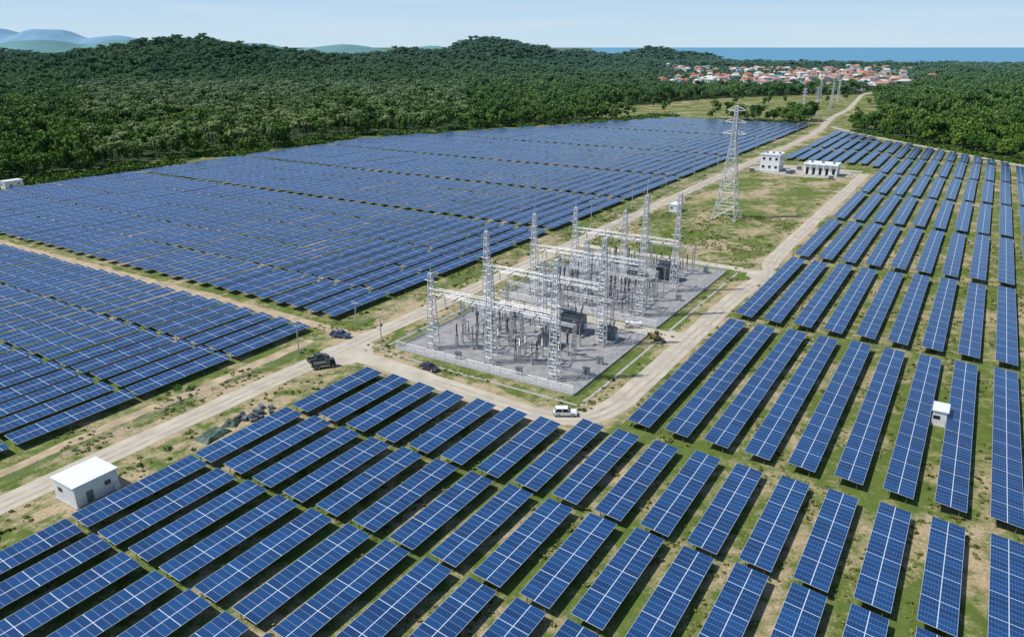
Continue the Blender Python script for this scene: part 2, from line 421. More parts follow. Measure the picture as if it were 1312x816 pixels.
# ------------------------------------------------------------------ substation
M_pad=mat('grey_gravel',(0.29,0.285,0.28),0.95,0,0.22,0.5,0.4)
def pad(a0,a1,b0,b1):
    mb=MB(); mb.box(((b0+b1)/2,(a0+a1)/2,0.09),(b1-b0,a1-a0,0.14),0)
    for (x0,y0,x1,y1) in ((b0,a0,b1,a0),(b0,a1,b1,a1),(b0,a0,b0,a1),(b1,a0,b1,a1)):
        mb.box(((x0+x1)/2,(y0+y1)/2,0.2),(abs(x1-x0)+0.3,abs(y1-y0)+0.3,0.38),1)
    obj('substation_pad',mb.mesh('pad',[M_pad,M_kerb]),(0,0,0),-AL)
pad(128,169,-114,-64.5); pad(175.5,236.5,-114,-64.5)
mb=MB()
for a in (142,154,186,199,213,226): mb.box((-89,a,0.185),(46,0.8,0.05),0)
for b in (-111,-89,-68): 
    mb.box((b,148.5,0.187),(0.7,38,0.05),0); mb.box((b,206,0.187),(0.7,58,0.05),0)
obj('cable_trench_cover',mb.mesh('trench',[mat('trench_cover',(0.34,0.33,0.32),.9)]),(0,0,0),-AL)
def fence(name,pts,h=2.2,sp=3.0,m=None):
    mb=MB()
    for i in range(len(pts)-1):
        p=Vector((pts[i][1],pts[i][0],0)); q=Vector((pts[i+1][1],pts[i+1][0],0)); n=max(1,int((q-p).length/sp))
        for k in range(n):
            r=p.lerp(q,k/n); mb.bar(r,r+Vector((0,0,h+0.2)),0.08,0)
        for z in (0.45,0.8,1.15,1.5,1.85,2.2):
            if z<=h: mb.bar(p+Vector((0,0,z)),q+Vector((0,0,z)),0.03 if z<2 else 0.065,0)
    obj(name,mb.mesh(name,[m or M_steel2]),(0,0,0),-AL)
fence('chain_link_fence',[(128,-114),(128,-64.5),(169,-64.5),(169,-114),(128,-114)],m=M_steel)
fence('chain_link_fence',[(175.5,-114),(175.5,-64.5),(236.5,-64.5),(236.5,-114),(175.5,-114)],m=M_steel)
fence('boundary_fence',[(-40,-131),(116,-131)],1.6,4)
fence('boundary_fence',[(135,-133),(480,-133),(700,-133)],1.6,5)
fence('boundary_fence',[(250,-119),(480,-119)],1.6,5)
for nm,pts in (('drainage_channel',[(125,-116),(124.5,-66),(127,-61.5),(150,-61),(168,-61)]),('drainage_channel',[(176,-61),(200,-61),(238,-61)]),('drainage_channel',[(126,-117),(180,-117),(238,-117)])):
    strip(nm,pts,0.6,0.05,M_kerb,0.03,2)

def lattice(mb,base,Ht,w0,w1,npan,t=0.14,mi=0,td=0.08):
    bx,by,bz=base; lv=[]
    for i in range(npan+1):
        f=i/npan; w=lerp(w0,w1,f)/2; z=bz+Ht*f
        lv.append([Vector((bx+sx*w,by+sy*w,z)) for sx,sy in ((-1,-1),(1,-1),(1,1),(-1,1))])
    for i in range(npan):
        for k in range(4):
            j=(k+1)%4
            mb.bar(lv[i][k],lv[i+1][k],t,mi); mb.bar(lv[i+1][k],lv[i+1][j],td,mi)
            if i%2: mb.bar(lv[i][k],lv[i+1][j],td,mi)
            else: mb.bar(lv[i][j],lv[i+1][k],td,mi)
def mast(Ht,beam=15.0,w=2.3):
    mb=MB(); lh=Ht*0.88
    lattice(mb,(0,0,0.1),lh,w,0.8,int(lh/1.7),0.17,0,0.085)
    mb.cyl((0,0,lh),(0,0,Ht),0.12,0.05,6,0); 
    for sx in(-1,1):
        for sy in(-1,1): mb.box((sx*w/2,sy*w/2,0.3),(0.6,0.6,0.4),1)
    mb.bar((-1.8,0,beam+2.5),(1.8,0,beam+2.5),0.1,0)
    return mb
def xbeam(mb,x0,x1,z,w=1.2,t=0.10):
    n=int((x1-x0)/1.7); 
    for sy in (-1,1):
        for sz in (0,1): mb.bar((x0,sy*w/2,z+sz*w),(x1,sy*w/2,z+sz*w),t,0)
    for i in range(n):
        a=x0+(x1-x0)*i/n; b=x0+(x1-x0)*(i+1)/n
        for sy in(-1,1): mb.bar((a,sy*w/2,z+(i%2)*w),(b,sy*w/2,z+((i+1)%2)*w),0.055,0)
        for sz in(0,1): mb.bar((a,(-1)**i*w/2,z+sz*w),(b,-(-1)**i*w/2,z+sz*w),0.05,0)
def string_ins(mb,p,q,mi=1,n=10,r=0.16):
    p=Vector(p);q=Vector(q)
    for i in range(n):
        a=p.lerp(q,i/n); b=p.lerp(q,(i+0.55)/n); mb.cyl(a,b,r,r*0.6,6,mi)
GAN=[(133,22,27,31.5),(157,28,22,31),(182,28,22,38),(208,25,26,34)]
for (a,hl,hm,hr) in GAN:
    parts=[]
    for nm,b,h in (('lattice_mast_left',-106,hl),('lattice_mast_middle',-89,hm),('lattice_mast_right',-72,hr)):
        mb=mast(h); 
        mb.v=[(x+b,y,z) for x,y,z in mb.v]; parts.append((nm,mb,[M_steel,M_kerb]))
    mb=MB(); xbeam(mb,-106,-72,14.6); parts.append(('lattice_beam',mb,[M_steel]))
    mb=MB()
    for b in (-102,-97.5,-93,-85,-80.5,-76):
        string_ins(mb,(b,0,14.5),(b+0.2,0,12.2)); 
        string_ins(mb,(b,0.6,15.0),(b,3.0,14.4)); string_ins(mb,(b,-0.6,15.0),(b,-3.0,14.4))
    parts.append(('insulator_strings',mb,[M_steel,M_insul2]))
    group('substation_gantry',W(a,0),-AL,parts)
for a in (144.5,165.5,188,196,228):
    mb=MB()
    for b in (-105,-90.5,-87.5,-73):
        lattice(mb,(b,0,0.1),9.2,0.7,0.6,8,0.10,0,0.05)
    for x0,x1 in ((-105,-90.5),(-87.5,-73)): xbeam(mb,x0,x1,8.6,0.6,0.08)
    mi=MB()
    for b in (-102,-97.5,-93,-85,-80.5,-76): string_ins(mi,(b,0,8.5),(b,0,6.6),0,8,.17)
    group('equipment_portal',W(a,0),-AL,[('portal_frame',mb,[M_steel2]),('insulator_strings',mi,[M_insul])])
def sag(mb,p,q,s,t=0.05,n=10,mi=0):
    p=Vector(p);q=Vector(q);pr=p
    for i in range(1,n+1):
        f=i/n; r=p.lerp(q,f)-Vector((0,0,4*s*f*(1-f))); mb.bar(pr,r,t,mi); pr=r
mb=MB()
for b in (-102,-97.5,-93,-85,-80.5,-76):
    for i in range(3): sag(mb,(b,GAN[i][0]+3,14.4),(b,GAN[i+1][0]-3,14.4),0.9,0.05)
    for a,_,_,_ in GAN: sag(mb,(b+0.2,a,12.2),(b+0.4,a+2.5,6.3),0.3,0.05,4)
obj('overhead_conductors',mb.mesh('w',[M_wire]),(0,0,0),-AL)

def ribs(mb,x,y,z0,z1,r,mi,n=8):
    mb.cyl((x,y,z0),(x,y,z1),r*0.55,r*0.5,8,mi)
    for i in range(n):
        z=lerp(z0,z1,(i+0.5)/n); mb.cyl((x,y,z-0.05),(x,y,z+0.04),r,r*0.6,8,mi)
def p_post():
    mb=MB(); mb.box((0,0,0.15),(0.7,0.7,0.3),3); lattice(mb,(0,0,0.2),2.5,0.5,0.4,4,0.07,0,0.04); mb.box((0,0,2.75),(0.6,0.6,0.1),0)
    ribs(mb,0,0,2.8,5.6,0.28,1); mb.cyl((0,0,5.6),(0,0,5.85),0.2,0.2,8,0); return mb
def p_ct():
    mb=MB(); mb.box((0,0,0.15),(0.8,0.8,0.3),3); lattice(mb,(0,0,0.2),2.3,0.6,0.5,4,0.07,0,0.04); mb.box((0,0,2.85),(0.7,0.7,0.6),2)
    ribs(mb,0,0,3.1,5.4,0.34,1,7); mb.cyl((0,0,5.4),(0,0,5.9),0.5,0.5,10,2); mb.cyl((0,0,5.9),(0,0,6.5),0.42,0.25,10,2); return mb
def p_cb():
    mb=MB(); mb.box((0,0,0.15),(1.0,1.0,0.3),3); mb.bar((-.3,0,0.2),(-.3,0,2.6),0.14,0); mb.bar((.3,0,0.2),(.3,0,2.6),0.14,0); mb.box((0,0,1.5),(0.9,0.6,1.0),2); mb.box((0,0,2.7),(1.0,0.6,0.25),0)
    ribs(mb,0,0,2.8,5.0,0.3,1,7); mb.box((0,0,5.15),(0.5,0.5,0.35),0); ribs(mb,0,0,5.3,7.4,0.36,1,7); mb.cyl((0,0,7.4),(0,0,7.6),0.3,0.3,8,0); return mb
def p_sw():
    mb=MB()
    for y in (-1.3,1.3):
        mb.box((0,y,0.15),(0.7,0.7,0.3),3); lattice(mb,(0,y,0.2),2.6,0.45,0.4,4,0.07,0,0.04); ribs(mb,0,y,2.95,4.8,0.26,1,6); mb.cyl((0,y,4.8),(0,y,5.0),0.18,0.18,8,0)
    mb.box((0,0,2.85),(0.35,3.4,0.18),0); mb.bar((0,-1.3,5.0),(0,1.5,5.05),0.12,0); return mb
EQM=[M_steel2,M_insul,M_grey,M_kerb]
EQ={'post_insulator':p_post().mesh('post_insulator',EQM),'current_transformer':p_ct().mesh('current_transformer',EQM),
    'circuit_breaker':p_cb().mesh('circuit_breaker',EQM),'disconnect_switch':p_sw().mesh('disconnect_switch',EQM)}
rows1=[(137.5,'post_insulator'),(141,'disconnect_switch'),(146.5,'current_transformer'),(150,'circuit_breaker'),(153.5,'post_insulator'),(161,'disconnect_switch')]
rows2=[(178.5,'post_insulator'),(184,'disconnect_switch'),(190.5,'circuit_breaker'),(193.5,'current_transformer'),(199.5,'disconnect_switch'),(203,'post_insulator'),(213,'current_transformer'),(222,'circuit_breaker'),(225.5,'disconnect_switch'),(231,'post_insulator')]
for rows in (rows1,rows2):
    for a,kd in rows:
        for b in (-102,-97.5,-93,-85,-80.5,-76):
            if a in (146.5,150,153.5) and -87<b<-78: continue
            if 208<a<224 and -91<b<-72: continue
            if a==161 and b>-90: continue
            obj(kd,EQ[kd],W(a+random.uniform(-.2,.2),b,0.16),-AL)
mb=MB()
for b in (-102,-97.5,-93,-85,-80.5,-76):
    if b<-90: mb.cyl((b,137.5,6.15),(b,161,6.15),0.08,0.08,6,0)
    else: mb.cyl((b,137.5,6.15),(b,142,6.15),0.08,0.08,6,0)
    mb.cyl((b,178.5,6.15),(b,203,6.15),0.08,0.08,6,0)
for a in (180.5,205): 
    mb.cyl((-104,a,8.2),(-74,a,8.2),0.09,0.09,6,0)
    for b in (-104,-89,-74): mb.bar((b,a,0.2),(b,a,8.2),0.16,0)
obj('busbar_tubes',mb.mesh('busbar',[M_steel2]),(0,0,0),-AL)
def transformer(a,b,s=1.0,rz=0):
    P=[]
    mb=MB(); mb.box((0,0,0.35),(7.5*s,5.2*s,0.5),0); P.append(('plinth',mb,[M_kerb]))
    mb=MB(); mb.box((0,0,2.4*s+0.3),(5.2*s,2.6*s,3.6*s),0); mb.box((0,0,4.3*s+0.3),(5.4*s,2.8*s,0.2),1)
    for i in range(7): mb.box((-2.2*s+i*0.73*s,0,2.4*s+0.3),(0.12,2.75*s,3.5*s),1)
    P.append(('tank',mb,[M_grey,M_dgrey]))
    mb=MB()
    for sy in(-1,1):
        for i in range(14): mb.box((-2.4*s+i*0.37*s,sy*2.0*s,2.3*s+0.3),(0.12*s,0.95*s,3.0*s),0)
        mb.cyl((-2.5*s,sy*1.9*s,3.95*s),(2.5*s,sy*1.9*s,3.95*s),0.12,0.12,6,0)
    P.append(('radiators',mb,[M_grey]))
    mb=MB(); mb.cyl((-2.4*s,-0.9*s,6.0*s),(1.2*s,-0.9*s,6.0*s),0.55*s,0.55*s,14,0)
    for x in(-1.9,0.7): mb.bar((x*s,-0.9*s,4.3*s),(x*s,-0.9*s,5.6*s),0.15,0)
    P.append(('conservator',mb,[M_grey]))
    mb=MB()
    for i in(-1,0,1): 
        mb.cyl((i*1.5*s,0.7*s,4.5*s),(i*1.7*s,0.8*s,5.0*s),0.3*s,0.26*s,8,1)
        for k in range(8):
            f=k/8; mb.cyl((i*(1.7+f*.3)*s,(.8+f*.3)*s,(5+f*1.9)*s),(i*(1.7+(f+.08)*.3)*s,(.8+(f+.08)*.3)*s,(5+(f+.08)*1.9)*s),0.26*s,0.14*s,8,0)
        mb.cyl((i*2.0*s,1.1*s,6.9*s),(i*2.05*s,1.15*s,7.2*s),0.08,0.08,6,0)
    P.append(('bushings',mb,[M_insul,M_grey]))
    mb=MB(); mb.box((2.95*s,0.9*s,1.9*s),(0.6,0.9,1.5),0); P.append(('control_cabinet',mb,[M_white]))
    group('power_transformer',W(a,b,0.1),-AL+rz,P)
transformer(161,-82,1.1); transformer(149,-82.5,0.8,math.pi/2); transformer(218,-78,1.1); transformer(216,-88,0.8,math.pi/2); transformer(161,-72,0.75)
for a,b in ((131,-80),(200,-67.5),(232.5,-70),(131,-97),(139,-67),(146,-67)):
    mb=MB(); mb.box((0,0,0.9),(1.5,0.8,1.6),0); mb.box((0,0,1.78),(1.7,1.0,0.12),1); mb.box((0,-0.42,0.9),(0.7,0.05,1.3),1)
    group('marshalling_kiosk',W(a,b,0.1),-AL,[('cabinet',mb,[M_steel2,M_grey])])

def tower(Ht=47,w=10,t=0.26):
    mb=MB(); 
    z=[0,0.13,0.25,0.36,0.46,0.55,0.63,0.70,0.77,0.83,0.89,0.95,1.0]
    def ww(f): return lerp(w,1.7,min(1,f/0.72)**0.85) if f<0.72 else lerp(1.7,1.1,(f-.72)/.28)
    lv=[[Vector((sx*ww(f)/2,sy*ww(f)/2,f*Ht)) for sx,sy in ((-1,-1),(1,-1),(1,1),(-1,1))] for f in z]
    for i in range(len(z)-1):
        for k in range(4):
            j=(k+1)%4
            mb.bar(lv[i][k],lv[i+1][k],t,0); mb.bar(lv[i+1][k],lv[i+1][j],t*.5,0)
            mb.bar(lv[i][k],lv[i+1][j],t*.5,0); mb.bar(lv[i][j],lv[i+1][k],t*.5,0)
            if i<4:
                mid=(lv[i][k]+lv[i+1][k])/2; m2=(lv[i][j]+lv[i+1][j])/2; mb.bar(mid,m2,t*.35,0)
    mi=MB()
    for q in range(3):
        f=(0.76,0.86,0.96)[q]; zz=f*Ht; L=(5.2,4.6,4.0)[q]*Ht/47
        for sx in(-1,1):
            tip=Vector((sx*L,0,zz+0.2))
            for sy in(-1,1):
                mb.bar((sx*.7,sy*.7,zz),tip,t*.5,0); mb.bar((sx*.6,sy*.6,zz+1.6),tip,t*.5,0)
            for k in range(6): mi.cyl(tip-Vector((0,0,.1+k*.35)),tip-Vector((0,0,.33+k*.35)),0.2,0.1,6,0)
    mb.bar((0,0,Ht-1),(0,0,Ht+2),0.15,0)
    mf=MB()
    for sx in(-1,1):
        for sy in(-1,1): mf.box((sx*w/2,sy*w/2,0.25),(1.4,1.4,0.6),0)
    return [('lattice_body',mb,[M_steel]),('insulators',mi,[M_insul2]),('footings',mf,[M_kerb])]
group('transmission_tower',W(318,-89),-AL,tower(47,10,.3))
for x,y,h in ((300,790,30),(322,812,30),(372,895,31),(400,1000,28),(440,1040,28),(530,1260,27),(690,1480,26),(730,1500,26),(790,1560,26)):
    group('transmission_tower',(x,y,0),-AL+random.uniform(-.3,.3),tower(h,3.6,t=0.22))
def pole(a,b,h=11,rz=0):
    mb=MB(); mb.cyl((0,0,0),(0,0,h),0.17,0.11,8,0); mb.box((0,0,h-0.7),(2.4,0.14,0.16),1)
    for x in(-1,0,1): mb.cyl((x,0,h-0.6),(x,0,h-0.2),0.09,0.07,6,2)
    mb.box((0,0.25,h-2.2),(0.5,0.4,0.8),2)
    group('utility_pole',W(a,b),-AL+rz,[('pole',mb,[M_kerb,M_steel,M_grey])])
for a in range(270,760,42): pole(a,-130.5,12)
for a,b in ((127,-117.5),(113,-131.5),(133,-131.5)): pole(a,b,8)
for (x,y) in ((322,830),(372,900),(430,1010),(500,1130),(570,1260),(650,1350),(760,1440)):
    a,b=AB(x,y); pole(a,b,16)
mb=MB()
for x in(-1,0,1):
    for a in range(270,720,42): sag(mb,(-130.5+x,a,11.8),(-130.5+x,a+42,11.8),0.6,0.04,5)
for q,(f,L) in enumerate(((.76,5.2),(.86,4.6),(.96,4.0))):
    for sx in(-1,1):
        sag(mb,(-89+sx*L,318,f*47-1.9),(-89+sx*6,208.5,15.4),3.0,0.06,10)
obj('overhead_power_lines',mb.mesh('w',[M_wire]),(0,0,0),-AL)

# ------------------------------------------------------------------ buildings
def cabin(name,a,b,lx,ly,h,rz=0):
    w=MB(); w.box((0,0,h/2+0.15),(lx,ly,h),0); w.box((0,0,0.1),(lx+0.5,ly+0.5,0.2),1)
    for i in range(int(lx/0.5)): w.box((-lx/2+0.3+i*0.5,-ly/2-0.012,h/2+0.15),(0.06,0.03,h-0.2),0)
    for i in range(int(ly/0.5)): w.box((lx/2+0.012,-ly/2+0.3+i*0.5,h/2+0.15),(0.03,0.06,h-0.2),0)
    r=MB(); r.box((0,0,h+0.27),(lx+0.5,ly+0.5,0.22),0)
    for i in range(int(ly/0.7)): r.box((0,-ly/2+0.35+i*0.7,h+0.4),(lx+0.4,0.07,0.05),0)
    d=MB(); d.box((lx/2+0.04,-ly*0.18,1.2),(0.06,1.1,2.1),0); d.box((lx/2+0.05,ly*0.25,h*0.6),(0.06,1.0,0.8),1)
    d.box((-lx*0.2,-ly/2-0.04,h*0.62),(1.2,0.06,0.7),1)
    for k in range(4): d.box((lx/2+0.09,ly*0.25,h*0.6-0.3+k*0.2),(0.03,0.9,0.04),0)
    ac=MB(); ac.box((lx/2+0.4,ly*0.42,0.75),(0.6,0.8,0.9),0)
    group(name,W(a,b),-AL+rz,[('walls',w,[M_white,M_kerb]),('roof',r,[M_roofw]),('door_and_windows',d,[M_grey,M_win]),('air_conditioner',ac,[M_white])])
cabin('equipment_cabin',52.5,-116.3,6.2,7.2,3.6)
cabin('inverter_cabin',321,-113,3.5,7,3.2); cabin('inverter_cabin',192,-432,5,9,3.6)
cabin('inverter_cabin',156,B0+PT*7-PT/2+0.1,2.4,4,3.0)
def block(name,a,b,lx,ly,h,floors,nb,cols=False):
    w=MB(); w.box((0,0,h/2),(lx,ly,h),0); w.box((0,0,0.15),(lx+1,ly+1,0.35),1)
    r=MB(); r.box((0,0,h+0.12),(lx+0.8,ly+0.8,0.3),0)
    for sx in(-1,1): r.box((sx*(lx/2+.2),0,h+.5),(.25,ly+.6,.5),0)
    for sy in(-1,1): r.box((0,sy*(ly/2+.2),h+.5),(lx+.1,.25,.5),0)
    for i in range(3): r.box((-lx/3+i*lx/3,0.1*ly,h+0.75),(1.3,1.1,0.9),1)
    d=MB(); fh=h/floors
    for f in range(floors):
        for i in range(nb):
            x=-lx/2+(i+.5)*lx/nb
            if cols and f==0: d.box((x,-ly/2-.03,fh*.38),(lx/nb*.42,.08,fh*.6),0)
            else:
                d.box((x,-ly/2-.03,f*fh+fh*.55),(lx/nb*.4,.08,fh*.3),0); d.box((x,-ly/2-.07,f*fh+fh*.38),(lx/nb*.5,.18,.1),1)
        for i in range(max(2,int(ly/3.5))):
            y=-ly/2+(i+.5)*ly/max(2,int(ly/3.5))
            d.box((-lx/2-.03,y,f*fh+fh*.55),(.08,1.2,fh*.3),0); d.box((lx/2+.03,y,f*fh+fh*.55),(.08,1.2,fh*.3),0)
    parts=[('walls',w,[M_white,M_kerb]),('roof',r,[M_roofw,M_grey]),('windows_and_doors',d,[M_win,M_white])]
    if cols:
        c=MB()
        for i in range(nb+1): c.box((-lx/2+i*lx/nb,-ly/2-1.3,fh*.5),(.35,.35,fh),0)
        c.box((0,-ly/2-.8,fh+.12),(lx+.6,1.4,.22),0); parts.append(('portico',c,[M_white]))
    group(name,W(a,b),-AL,parts)
block('control_building',466,-106,11,12,9.5,2,3); block('switchgear_building',464,-77,18,10,6.2,1,5,True)
for a,b in ((456,-94),(459,-92),(448,-69),(452,-114),(476,-92)): 
    mb=MB(); mb.box((0,0,1.2),(2.4,1.8,2.2),0); mb.box((0,0,2.4),(2.6,2,.15),1)
    for i in range(5): mb.box((-1+i*.5,-.95,1.2),(.1,.12,1.8),0)
    group('equipment_kiosk',W(a,b),-AL,[('cabinet',mb,[M_grey,M_white])])

# ------------------------------------------------------------------ vehicles
def wheels(mb,xs,hw,r,mi,mr):
    for x in xs:
        for s in(-1,1):
            mb.cyl((x,s*(hw-.22),r),(x,s*hw,r),r,r,16,mi); mb.cyl((x,s*hw,r),(x,s*(hw+.02),r),r*.55,r*.5,10,mr)
def car(name,a,b,rz,paint,kind='suv'):
    hw=.96; body=MB(); g=MB(); wl=MB(); tr=MB()
    if kind=='pickup':
        body.prof([(-2.6,.45),(2.55,.45),(2.6,.75),(2.5,1.0),(1.3,1.12),(-.65,1.12),(-.7,.75),(-2.45,.75),(-2.5,.5),(-2.6,.5)],-hw,hw,0)
        for s in(-1,1): body.box((-1.6,s*(hw-.05),.9),(1.95,.1,.45),0)
        body.box((-2.55,0,.9),(.1,1.9,.45),0); cab=(-.65,1.2,-.5,.65)
    else:
        top=1.02 if kind=='suv' else .92
        body.prof([(-2.35,.4),(2.3,.4),(2.4,.65),(2.3,top-.12),(1.1,top),(-2.2,top+.03),(-2.4,.8)],-hw,hw,0); cab=(-2.2,1.15,-1.9,.45) if kind=='suv' else (-1.8,1.1,-1.2,.35)
    z0={'suv':1.0,'sedan':.9,'pickup':1.1}[kind]; z1={'suv':1.72,'sedan':1.42,'pickup':1.75}[kind]; x0,x1,x2,x3=cab
    wb,wt=hw-.06,hw-.24
    B=[(x0,-wb,z0),(x1,-wb,z0),(x1,wb,z0),(x0,wb,z0)]; Tt=[(x2,-wt,z1),(x3,-wt,z1),(x3,wt,z1),(x2,wt,z1)]
    for i in range(4):
        j=(i+1)%4; g.quad([B[i],B[j],Tt[j],Tt[i]],0)
    body.box(((x2+x3)/2,0,z1+.03),(x3-x2+.1,2*wt+.08,.08),0)
    for i in range(4): body.bar(B[i],Tt[i],.1,0)
    for s in(-1,1):
        xm=(x0+x1)/2; body.bar((xm,s*(wb+.01),z0),(((x2+x3)/2),s*(wt+.01),z1),.09,0)
        tr.box((2.33,s*.65,.72),(.12,.35,.16),1); tr.box((-2.4,s*.7,.8),(.08,.28,.2),2); body.box((x1-.15,s*(hw+.08),z0+.1),(.18,.16,.14),0)
    tr.box((2.4,0,.5),(.1,1.7,.2),0); tr.box((-2.4,0,.5),(.12,1.7,.2),0); tr.box((2.38,0,.72),(.06,.8,.14),0)
    wheels(wl,(-1.45,1.45),hw+.01,.37,0,1)
    group(name,W(a,b,.05),-AL+rz,[('body',body,[paint]),('windows',g,[M_win]),('wheels',wl,[M_tyre,M_steel]),('trim_and_lights',tr,[M_dgrey,M_white,M_red])])
car('white_suv',119.2,-61.8,math.radians(32),M_carw); 
car('dark_sedan',122.5,-99,math.radians(-5),M_black,'sedan')
car('pickup_truck',126.5,-131,math.radians(20),M_blue,'pickup')
car('pickup_truck',112.5,-124.5,math.radians(75),M_dgrey,'pickup'); 
def truck(a,b,rz,tank,paint,load,sc):
    ch=MB(); ch.box((-.6,0,.85),(7,.9,.25),0); cab=MB(); cab.box((2.6,0,1.2),(1.9,2.3,.9),0); cab.box((2.55,0,2.1),(1.8,2.2,1.0),1,None,.86); cab.box((2.5,0,2.66),(1.65,2.0,.12),0)
    cab.box((3.57,0,.8),(.12,2.2,.3),2)
    ld=MB()
    if tank: ld.cyl((-3.6,0,2.0),(1.2,0,2.0),1.0,1.0,18,0); ld.box((-1.2,0,3.0),(3,.5,.12),1)
    else:
        ld.box((-1.3,0,1.15),(5.2,2.3,.2),0)
        for s in(-1,1): ld.box((-1.3,s*1.1,1.55),(5.2,.1,.7),0)
        ld.box((1.3,0,1.8),(.1,2.3,1.3),0); ld.box((-3.9,0,1.55),(.1,2.3,.7),0); ld.box((-1.2,0,1.6),(4.2,1.8,.6),1)
    wl=MB(); wheels(wl,(2.6,-1.9,-3.1),1.15,.5,0,1)
    group('tank_truck' if tank else 'flatbed_truck',W(a,b,.05),-AL+rz,[('chassis',ch,[M_dgrey]),('cab',cab,[paint,M_win,M_dgrey]),('load',ld,load),('wheels',wl,[M_tyre,M_steel])],sc)
truck(172.5,-70,math.radians(-150),True,M_carw,[M_carw,M_grey],.62); truck(110.5,-120.5,math.radians(55),False,M_black,[M_dgrey,M_tarp],.72)
def telehandler(a,b,rz,sc):
    bd=MB(); bd.prof([(-2.2,.6),(1.6,.6),(1.9,1.0),(1.7,1.3),(-.5,1.4),(-2.2,1.6)],-.75,.75,0)
    cb=MB(); cb.box((-.1,-.45,1.95),(1.4,.85,1.1),0,None,.9); cb.box((-.1,-.45,2.55),(1.45,.95,.1),1)
    bm=MB(); bm.bar((-2,.45,1.9),(2.6,.45,1.1),.32,0); bm.box((2.8,.2,.7),(.12,1.4,.9),1); bm.box((3.3,-.2,.3),(1.1,.12,.08),1); bm.box((3.3,.6,.3),(1.1,.12,.08),1)
    wl=MB(); wheels(wl,(-1.4,1.2),1.1,.62,0,1)
    group('telehandler',W(a,b,.05),-AL+rz,[('body',bd,[M_yel]),('cab',cb,[M_win,M_yel]),('boom_and_forks',bm,[M_yel,M_dgrey]),('wheels',wl,[M_tyre,M_yel])],sc)
telehandler(168,-62,math.radians(140),.85)
def tarp(a,b,lx,ly,h,rz,seed):
    mb=MB(); n=16; g={}
    for j in range(n+1):
        for i in range(n+1):
            u=i/n*2-1; v=j/n*2-1; e=max(abs(u),abs(v)); z=h*(1-e**4)*(.75+.5*noise.noise(Vector((u*2+seed,v*2,1))))+.15*noise.noise(Vector((u*7,v*7,seed)))
            g[(i,j)]=len(mb.v); mb.v.append((u*lx/2*(1+.1*noise.noise(Vector((v*3,seed,0)))),v*ly/2*(1+.1*noise.noise(Vector((u*3,seed,5)))),max(.02,z)))
    for j in range(n):
        for i in range(n): mb.f.append((g[(i,j)],g[(i+1,j)],g[(i+1,j+1)],g[(i,j+1)])); mb.m.append(0)
    group('tarpaulin_covered_pile',W(a,b),-AL+rz,[('tarpaulin',mb,[M_tarp])])
tarp(76,-115.2,4,6,1.1,.1,1); tarp(81,-116,3,3,.9,.5,5); tarp(85,-114.6,2.6,2.6,1.0,.2,9)
mb=MB()
for i in range(14): mb.box((random.uniform(-2,2),random.uniform(-4,3),.3+.15*(i%3)),(random.uniform(.6,1.8),random.uniform(.5,1.1),.5),i%2,Matrix.Rotation(random.uniform(0,3),3,'Z'))
group('stacked_crates',W(87,-115),-AL,[('crates',mb,[M_dgrey,M_grey])])

# ------------------------------------------------------------------ village
roofc=[(0.42,0.15,0.10),(0.50,0.24,0.17),(0.36,0.19,0.15),(0.14,0.25,0.42),(0.55,0.56,0.57),(0.60,0.57,0.53),(0.32,0.30,0.29)]
RM=[mat('roof_tiles_%d'%i,c,.7) for i,c in enumerate(roofc)]
WM=[mat('render_wall_%d'%i,c,.8) for i,c in enumerate([(.70,.69,.65),(.62,.58,.49),(.56,.63,.66),(.70,.69,.68)])]
def house(x,y,lx,ly,h,rz,rm,wm,name='village_house'):
    w=MB(); w.box((0,0,h/2),(lx,ly,h),0)
    r=MB(); e=.9; rh=ly*.28
    A=[(-lx/2-e,-ly/2-e,h),(lx/2+e,-ly/2-e,h),(lx/2+e,ly/2+e,h),(-lx/2-e,ly/2+e,h)]; R0=(-lx*.28,0,h+rh); R1=(lx*.28,0,h+rh)
    r.quad([A[0],A[1],R1,R0]); r.quad([A[2],A[3],R0,R1]); r.quad([A[1],A[2],R1]); r.quad([A[3],A[0],R0]); r.quad([A[3],A[2],A[1],A[0]])
    d=MB(); nf=max(1,int(h/3.2))
    for f in range(nf):
        for i in range(3): d.box((-lx/3+i*lx/3,-ly/2-.04,f*3.1+1.7),(1.6,.1,1.3),0); d.box((-lx/3+i*lx/3,ly/2+.04,f*3.1+1.7),(1.6,.1,1.3),0)
    d.box((lx*.16,-ly/2-.04,1.05),(1.1,.1,2.1),0)
    mb=MB()
    for s,mi in ((w,0),(r,1),(d,2)):
        k=len(mb.v); mb.v+=s.v; mb.f+=[tuple(k+q for q in f) for f in s.f]; mb.m+=[mi]*len(s.f)
    obj(name,mb.mesh(name,[wm,rm,M_win]),(x,y,H(x,y)),rz)
rv=random.Random(11); cnt=0; placed=[]
clusters=[(690,1800),(520,1850),(760,2050),(860,2100),(600,2250),(1000,2350),(820,2450),(480,1650),(820,1700),(560,1560),(650,1600),(600,1450),(420,1500),(750,1550),(540,1700),(930,1900),(640,1400),(470,1400),(380,1650),(1080,2200),(540,2500),(1200,2600)]
while cnt<270:
    cx,cy=rv.choice(clusters); x=cx+rv.gauss(0,75); y=cy+rv.gauss(0,80)
    if pip(x,y,SEA) or seg_dist(x,y,ROADFAR)<20 or y<1300 or x/y<.19: continue
    if any((x-p)**2+(y-q)**2<22**2 for p,q in placed): continue
    placed.append((x,y)); sc=rv.uniform(1.0,1.65)
    house(x,y,12*sc,9*sc,rv.choice([4.2,7,7,9.8])*(1 if sc<1.4 else 1.2),rv.uniform(0,3.14),rv.choices(RM,[5,5,4,1.5,3,3,1])[0],rv.choice(WM)); cnt+=1

